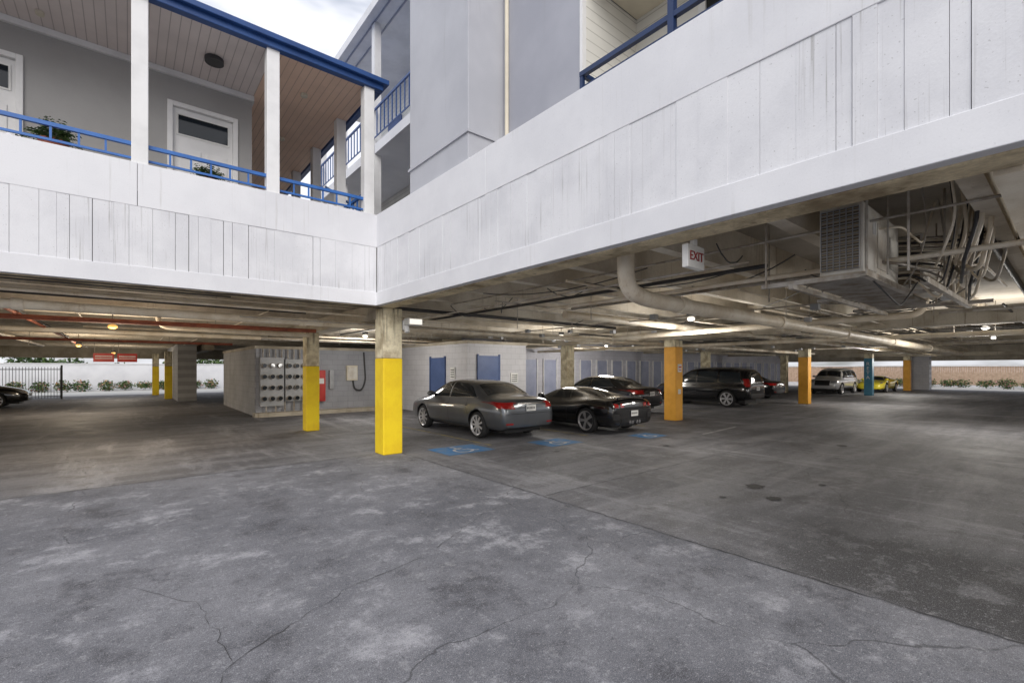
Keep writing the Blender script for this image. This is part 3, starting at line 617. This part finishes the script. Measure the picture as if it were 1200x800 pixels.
def make_car(name,kind,x,y,rz,paint,rimm,sc=.94):
    K=KIND[kind]; e=empty(name,(x,y,0),rz,sc)
    loops=[]
    zb0=.21 if kind!='suv' else .30
    for xx in K['xs']:
        zt=itp(K['top'],xx); zl=min(itp(K['belt'],xx),zt-.03); w=itp(K['w'],xx)
        zb=zb0+(.10 if kind!='coupe' else .04)*max(0,(abs(xx)-K['L']+.35)/.35)
        h=zt-zl; g=max(0,min(1,(h-.08)/.3)); g=g*g*(3-2*g)
        rf=K['roof']; dz=zl-zb
        half=[(0,zb),(w*.80,zb),(w*.96,zb+dz*.12),(w,zb+dz*.48),(w*.985,zb+dz*.83),(w*(.94-.02*g),zl),
              ((1-g)*w*.84+g*w*(rf+.20*(1-g*.15)),zl+h*(.35*(1-g)+.30*g)),((1-g)*w*.68+g*w*rf,zl+h*(.7*(1-g)+.86*g)),((1-g)*w*.4+g*w*rf*.66,zl+h*(.92*(1-g)+.975*g)),(0,zt)]
        loop=[(xx,a,b) for a,b in half]+[(xx,-a,b) for a,b in half[-2:0:-1]]
        loops.append(loop)
    n=len(loops[0]); V=[p for l in loops for p in l]; F=[]
    for i in range(len(loops)-1):
        for j in range(n):
            a=i*n+j; b=i*n+(j+1)%n; F.append((a,b,b+n,a+n))
    F.append(tuple(range(n))[::-1]); F.append(tuple((len(loops)-1)*n+j for j in range(n)))
    me=bpy.data.meshes.new('t'); me.from_pydata(V,[],F)
    bm=bmesh.new(); bm.from_mesh(me); bmesh.ops.recalc_face_normals(bm,faces=bm.faces)
    if bm.calc_volume(signed=True)<0: bmesh.ops.reverse_faces(bm,faces=bm.faces)
    bm.to_mesh(me); bm.free()
    me.materials.append(paint); me.materials.append(M['black'])
    o=bpy.data.objects.new('tmp',me); COL.objects.link(o)
    ss=o.modifiers.new('s','SUBSURF'); ss.levels=2; ss.render_levels=2
    cuts=[]
    for ax in K['ax']:
        for sg in (-1,1):
            cb=bmesh.new()
            bmesh.ops.create_cone(cb,cap_ends=True,segments=40,radius1=K['rw']+.045,radius2=K['rw']+.045,depth=.6,matrix=Matrix.Translation((ax+.0013,sg*.9217,K['rw']+.0107))@Matrix.Rotation(math.pi/2,4,'X'))
            bmesh.ops.recalc_face_normals(cb,faces=cb.faces)
            cm=bpy.data.meshes.new('c'); cb.to_mesh(cm); cb.free(); cm.materials.append(paint); cm.materials.append(M['black'])
            for p in cm.polygons: p.material_index=1
            co=bpy.data.objects.new('cut',cm); COL.objects.link(co); cuts.append(co)
            bo=o.modifiers.new('b','BOOLEAN'); bo.operation='DIFFERENCE'; bo.object=co; bo.solver='EXACT'
    dg=bpy.context.evaluated_depsgraph_get(); ev=o.evaluated_get(dg)
    fm=bpy.data.meshes.new_from_object(ev); bpy.data.objects.remove(o)
    for co in cuts: bpy.data.objects.remove(co)
    fm.name='body'
    # discard any stray cutter faces that stand outside the body width
    bm=bmesh.new(); bm.from_mesh(fm)
    bad=[f for f in bm.faces if any(abs(v.co.y)>1.02 for v in f.verts)]
    print(name,'stray faces',len(bad))
    bmesh.ops.delete(bm,geom=bad,context='FACES'); bm.to_mesh(fm); bm.free()
    for p in fm.polygons: p.use_smooth=(p.material_index==0)
    body=bpy.data.objects.new('body',fm); link(body,e)
    bm=bmesh.new(); bm.from_mesh(fm); bvh=BVHTree.FromBMesh(bm); bm.free()
    def hit(mode,u,v):
        if mode=='L': o_,d=(u,3,v),(0,-1,0)
        elif mode=='R': o_,d=(u,-3,v),(0,1,0)
        elif mode=='B': o_,d=(-5,u,v),(1,0,0)
        elif mode=='F': o_,d=(5,u,v),(-1,0,0)
        else: o_,d=(u,v,3),(0,0,-1)
        r=bvh.ray_cast(Vector(o_),Vector(d)); 
        if r[0] is None: return None
        nm=r[1]
        if nm.dot(Vector(d))>0: nm=-nm
        return r[0],nm
    def along(P,u):
        u*= (len(P)-1); i=min(int(u),len(P)-2); f=u-i; return (P[i][0]+(P[i+1][0]-P[i][0])*f,P[i][1]+(P[i+1][1]-P[i][1])*f)
    def patch(nm,mode,A,Bp,m,off=.004,nu=14,nv=7):
        V=[];F=[];idx={}
        for i in range(nu+1):
            for j in range(nv+1):
                a=along(A,i/nu); b=along(Bp,i/nu); t=j/nv
                r=hit(mode,a[0]+(b[0]-a[0])*t,a[1]+(b[1]-a[1])*t)
                if r: idx[i,j]=len(V); V.append(r[0]+r[1]*off)
        for i in range(nu):
            for j in range(nv):
                q=[(i,j),(i+1,j),(i+1,j+1),(i,j+1)]
                if all(k in idx for k in q): F.append([idx[k] for k in q])
        if not F: return
        me=bpy.data.meshes.new(nm); me.from_pydata(V,[],F); me.materials.append(m)
        for p in me.polygons: p.use_smooth=True
        link(bpy.data.objects.new(nm,me),e)
    def seam(mode,P,w=.006,m=None):
        for a,b in zip(P,P[1:]):
            d=Vector((b[0]-a[0],b[1]-a[1])).normalized(); n_=(-d.y*w,d.x*w)
            patch('seam',mode,[(a[0]+n_[0],a[1]+n_[1]),(b[0]+n_[0],b[1]+n_[1])],[(a[0]-n_[0],a[1]-n_[1]),(b[0]-n_[0],b[1]-n_[1])],m or M['black'],.002,12,1)
    g=M['glass']
    for S in 'LR':
        if kind=='sedan':
            patch('front_side_glass',S,[(1.08,.985),(.0,1.0)],[(.50,1.35),(.35,1.385),(.0,1.395)],g)
            patch('rear_side_glass',S,[(-.07,1.0),(-1.28,1.045)],[(-.07,1.395),(-.6,1.37),(-.98,1.27)],g)
            seam(S,[(1.12,.32),(1.10,.96)]); seam(S,[(-.04,.30),(-.035,.97)]); seam(S,[(-1.0,.58),(-.9,.75),(-.93,.98)])
            seam(S,[(1.12,.31),(-.9,.31)]); seam(S,[(1.3,.985),(-1.35,1.03)],.009,M['chrome'])
            hz=(.82,(.10,-.84))
        elif kind=='coupe':
            patch('side_glass',S,[(.72,.90),(-.50,.93)],[(.28,1.10),(.0,1.155),(-.42,1.13)],g)
            patch('quarter_glass',S,[(-.56,.94),(-1.0,.99)],[(-.50,1.12),(-.95,1.03)],g)
            seam(S,[(.78,.30),(.74,.84)]); seam(S,[(-.55,.30),(-.58,.88)]); patch('side_vent',S,[(.95,.45),(.82,.45)],[(1.05,.70),(.86,.74)],M['black'])
            hz=(.70,())
        else:
            patch('front_side_glass',S,[(1.0,1.13),(.10,1.13)],[(.62,1.55),(.5,1.62),(.10,1.64)],g)
            patch('rear_side_glass',S,[(.02,1.13),(-.95,1.13)],[(.02,1.64),(-.95,1.64)],g)
            patch('cargo_glass',S,[(-1.05,1.13),(-2.05,1.15)],[(-1.05,1.63),(-1.95,1.58)],g)
            seam(S,[(1.08,.42),(1.05,1.08)]); seam(S,[(.06,.40),(.06,1.1)]); seam(S,[(-.96,.70),(-.95,1.1)])
            patch('sill_cladding',S,[(1.0,.34),(-1.0,.34)],[(1.0,.48),(-1.0,.48)],M['black'],.006)
            hz=(.98,(.2,-.78))
        for hx in hz[1]:
            r=hit(S,hx,hz[0]); s=1 if S=='L' else -1
            if r: boxes('door_handle',[(hx-.09,hx+.09,r[0].y+s*.01-.014,r[0].y+s*.01+.014,hz[0]-.014,hz[0]+.014)],paint,e,bevel=.01)
        s=1 if S=='L' else -1
        mz,mx={'sedan':(1.03,.88),'coupe':(.93,.62),'suv':(1.2,.85)}[kind]
        r=hit(S,mx,mz-.02)
        yy=r[0].y if r else s*.85
        bm=bmesh.new(); bmesh.ops.create_icosphere(bm,subdivisions=3,radius=1,matrix=Matrix.Translation((mx,yy+s*.11,mz+.02))@Matrix.Diagonal((.075,.12,.075,1)))
        mm=bpy.data.meshes.new('mirror'); bm.to_mesh(mm); bm.free(); mm.materials.append(paint)
        for p in mm.polygons: p.use_smooth=True
        link(bpy.data.objects.new('mirror',mm),e)
    if kind=='sedan':
        patch('windshield','T',[(1.22,-.70),(1.25,0),(1.22,.70)],[(.62,-.58),(.60,0),(.62,.58)],g,.005)
        patch('rear_window','T',[(-1.58,-.68),(-1.62,0),(-1.58,.68)],[(-1.06,-.57),(-1.04,0),(-1.06,.57)],g,.005)
        for s in (-1,1):
            patch('tail_lamp','B',[(s*.50,.78),(s*.86,.80)],[(s*.54,.90),(s*.86,.95)],M['tail'],.006)
            patch('tail_lamp_side','L' if s>0 else 'R',[(-2.40,.80),(-2.16,.84)],[(-2.40,.94),(-2.14,.93)],M['tail'],.006)
            patch('head_lamp','F',[(s*.42,.60),(s*.76,.66)],[(s*.45,.68),(s*.78,.78)],M['headl'],.005)
            patch('reflector','B',[(s*.55,.40),(s*.75,.40)],[(s*.55,.44),(s*.75,.44)],M['tail'],.004)
        patch('plate_recess','B',[(-.30,.70),(.30,.70)],[(-.30,.88),(.30,.88)],paint,.003); seam('B',[(-.85,.66),(.85,.66)],.006); seam('B',[(-.42,.96),(.42,.96)],.006)
        patch('trunk_chrome','B',[(-.4,.885),(.4,.885)],[(-.4,.905),(.4,.905)],M['chrome'],.012)
        pz=.79; patch('lower_valance','B',[(-.7,.27),(.7,.27)],[(-.65,.33),(.65,.33)],M['black'],.005)
        patch('grille','F',[(-.38,.50),(.38,.50)],[(-.40,.64),(.40,.64)],M['black'],.005)
    elif kind=='coupe':
        patch('windshield','T',[(.90,-.66),(.95,0),(.90,.66)],[(.30,-.46),(.26,0),(.30,.46)],g,.005)
        patch('rear_window','T',[(-1.55,-.52),(-1.6,0),(-1.55,.52)],[(-.62,-.46),(-.6,0),(-.62,.46)],g,.005)
        for s in (-1,1):
            for q in (.50,.72): patch('tail_lamp','B',[(s*(q-.075),.73),(s*(q+.075),.73)],[(s*(q-.065),.82),(s*(q+.065),.84)],M['tail'],.008)
            patch('head_lamp','T',[(1.75,s*.62),(2.0,s*.60)],[(1.65,s*.78),(1.95,s*.74)],M['headl'],.005)
            patch('rear_vent','B',[(s*.62,.40),(s*.84,.42)],[(s*.62,.56),(s*.84,.58)],M['black'],.006)
        patch('rear_fascia','B',[(-.60,.27),(.60,.27)],[(-.5,.42),(.5,.42)],M['black'],.006)
        seam('B',[(-.85,.66),(.85,.66)],.006); patch('badge','B',[(-.07,.80),(.07,.80)],[(-.07,.86),(.07,.86)],M['chrome'],.008)
        cyls('exhaust_tips',[((-2.24,yy,.33),(1,0,0),.045,.1) for yy in (-.21,-.1,.1,.21)],M['chrome'],e)
        boxes('spoiler',[(-2.23,-2.10,-.74,.74,.975,.993),(-2.17,-2.13,-.6,-.57,.92,.975),(-2.17,-2.13,.57,.6,.92,.975)],paint,e,bevel=.008)
        pz=.56
    else:
        patch('windshield','T',[(1.16,-.74),(1.2,0),(1.16,.74)],[(.72,-.64),(.70,0),(.72,.64)],g,.005)
        patch('rear_window','B',[(-.66,1.16),(.66,1.16)],[(-.58,1.58),(.58,1.58)],g,.006)
        for s in (-1,1):
            patch('tail_lamp','B',[(s*.68,.95),(s*.86,.95)],[(s*.68,1.3),(s*.82,1.3)],M['tail'],.006)
            patch('head_lamp','F',[(s*.50,.80),(s*.82,.82)],[(s*.50,.94),(s*.82,.97)],M['headl'],.005)
        patch('bumper','B',[(-.85,.40),(.85,.40)],[(-.86,.64),(.86,.64)],M['black'],.012); seam('B',[(-.72,.7),(-.74,1.5)]); seam('B',[(.72,.7),(.74,1.5)])
        patch('grille','F',[(-.45,.62),(.45,.62)],[(-.45,.95),(.45,.95)],M['black'],.006)
        boxes('roof_rails',[(-1.9,.3,s*.66-.018,s*.66+.018,1.80,1.835) for s in (-1,1)],M['dark'],e,bevel=.01)
        pz=.85
    r=hit('B',0,pz)
    if r:
        px=r[0].x-.03
        boxes('licence_plate',[(px,px+.012,-.155,.155,pz-.075,pz+.075)],M['signw'],e,bevel=.004); boxes('plate_text',[(px-.003,px-.001,-.11+.045*i,-.085+.045*i,pz-.025,pz+.03) for i in range(6)],M['dark'],e)
    rw=K['rw']; hw=.11
    for ax in K['ax']:
        for s in (-1,1):
            cy=s*(itp(K['w'],ax)-.125)
            ri=rw*.74; prof=[(-hw*.9,ri),(-hw,ri+.03),(-hw*.95,rw-.03),(-hw*.6,rw),(hw*.6,rw),(hw*.95,rw-.03),(hw,ri+.03),(hw*.9,ri)]
            N=36;V=[];F=[]
            for i in range(N):
                a=i/N*6.28318
                for (yy,r_) in prof: V.append((ax+math.cos(a)*r_,cy+yy,rw+math.sin(a)*r_))
            k=len(prof)
            for i in range(N):
                for j in range(k-1): F.append((i*k+j,i*k+j+1,((i+1)%N)*k+j+1,((i+1)%N)*k+j))
            me=bpy.data.meshes.new('tyre'); me.from_pydata(V,[],F); me.materials.append(M['tread'])
            for p in me.polygons: p.use_smooth=True
            link(bpy.data.objects.new('tyre',me),e)
            bm=bmesh.new()
            def cone(r1,d,yo): bmesh.ops.create_cone(bm,cap_ends=True,segments=32,radius1=r1,radius2=r1,depth=d,matrix=Matrix.Translation((ax,cy+s*yo,rw))@Matrix.Rotation(math.pi/2,4,'X'))
            cone(.055,.03,hw*.75)
            ns={'sedan':9,'coupe':5,'suv':6}[kind]
            for i in range(ns):
                a=i/ns*6.283
                for da in ((-.12,.12) if kind!='sedan' else (0,)):
                    mt=Matrix.Translation((ax,cy+s*hw*.78,rw))@Matrix.Rotation(a+da,4,'Y')@Matrix.Translation((ri*.52,0,0))@Matrix.Diagonal((ri*.98,.022,.036 if kind!='sedan' else .045,1))
                    bmesh.ops.create_cube(bm,size=1,matrix=mt)
            for i in range(32):
                a0=i/32*6.283;a1=(i+1)/32*6.283
                q=[bm.verts.new((ax+math.cos(a)*r_,cy+s*yy,rw+math.sin(a)*r_)) for a,r_,yy in ((a0,ri+.012,hw*1.01),(a1,ri+.012,hw*1.01),(a1,ri*.9,hw*.7),(a0,ri*.9,hw*.7))]
                bm.faces.new(q)
            me=bpy.data.meshes.new('rim'); bm.to_mesh(me); bm.free(); me.materials.append(rimm); link(bpy.data.objects.new('rim',me),e)
            cyls('brake_disc',[((ax,cy+s*hw*.1,rw),(0,1,0),ri*.97,.02)],M['dark'],e,28)
    boxes('underbody',[(-K['L']+.3,K['L']-.3,-.58,.58,.17,zb0+.1)],M['black'],e)
    return e
Pg=paintm('charcoal_car_paint',(.13,.14,.155),.6); Pk=paintm('black_car_paint',(.008,.008,.01),.2,.2); Pw=paintm('silver_car_paint',(.60,.60,.61),.4); Py=paintm('yellow_car_paint',(.80,.68,.05),.1)
Q=math.pi/2
make_car('parked_sedan','sedan',7.26,10.42,Q,Pg,M['rim'])
make_car('parked_sports_car','coupe',9.95,9.30,Q,Pk,M['rimd'])
make_car('parked_sedan','sedan',14.8,12.2,Q,Pk,M['rim'])
make_car('parked_suv','suv',20.75,10.95,Q,Pk,M['rim'])
make_car('parked_sedan','sedan',27.5,12.6,Q,Pk,M['rim'])
make_car('parked_suv','suv',36.9,10.5,math.pi,Pw,M['rim'])
make_car('parked_sports_car','coupe',42.2,9.3,math.pi,Py,M['rim'])
make_car('parked_sedan','sedan',-5.6,29.3,0,Pk,M['rim'])

# ------------------------------------------------------------ light
w=bpy.data.worlds.new('World'); scene.world=w; w.use_nodes=True; t=w.node_tree
bg=t.nodes['Background']; sky=t.nodes.new('ShaderNodeTexSky'); sky.sky_type='NISHITA'; sky.sun_disc=False
EL,AZ=32,214
sky.sun_elevation=math.radians(EL); sky.sun_rotation=math.radians(AZ); sky.dust_density=2.5; sky.air_density=1
tc=t.nodes.new('ShaderNodeTexCoord'); mp=t.nodes.new('ShaderNodeMapping'); mp.inputs['Scale'].default_value=(1,1,2.2); t.links.new(tc.outputs['Generated'],mp.inputs[0])
f=ramp(t,noise(t,mp.outputs[0],2.2,5,.6,.3),.26,.56)
c=mixc(t,math_(t,'MULTIPLY',f,.92),sky.outputs[0],(7.4,7.5,8.0))
t.links.new(c,bg.inputs[0]); bg.inputs[1].default_value=.15
s=bpy.data.lights.new('sun','SUN'); s.energy=1.8; s.angle=math.radians(45); s.color=(1,.97,.93)
so=bpy.data.objects.new('sun',s); COL.objects.link(so)
d=Vector((math.sin(math.radians(AZ))*math.cos(math.radians(EL)),math.cos(math.radians(AZ))*math.cos(math.radians(EL)),math.sin(math.radians(EL))))
so.rotation_euler=d.to_track_quat('Z','Y').to_euler(); so.location=d*40
scene.view_settings.view_transform='Standard'; scene.view_settings.look='None'; scene.view_settings.exposure=0

cam=bpy.data.cameras.new('camera'); cam.lens=16.38; cam.sensor_width=36; cam.shift_y=.0267; cam.clip_end=2000; cam.clip_start=.05
co=bpy.data.objects.new('camera',cam); COL.objects.link(co); co.location=(0,0,1.65); co.rotation_euler=(math.pi/2,0,-math.radians(39.5)); scene.camera=co
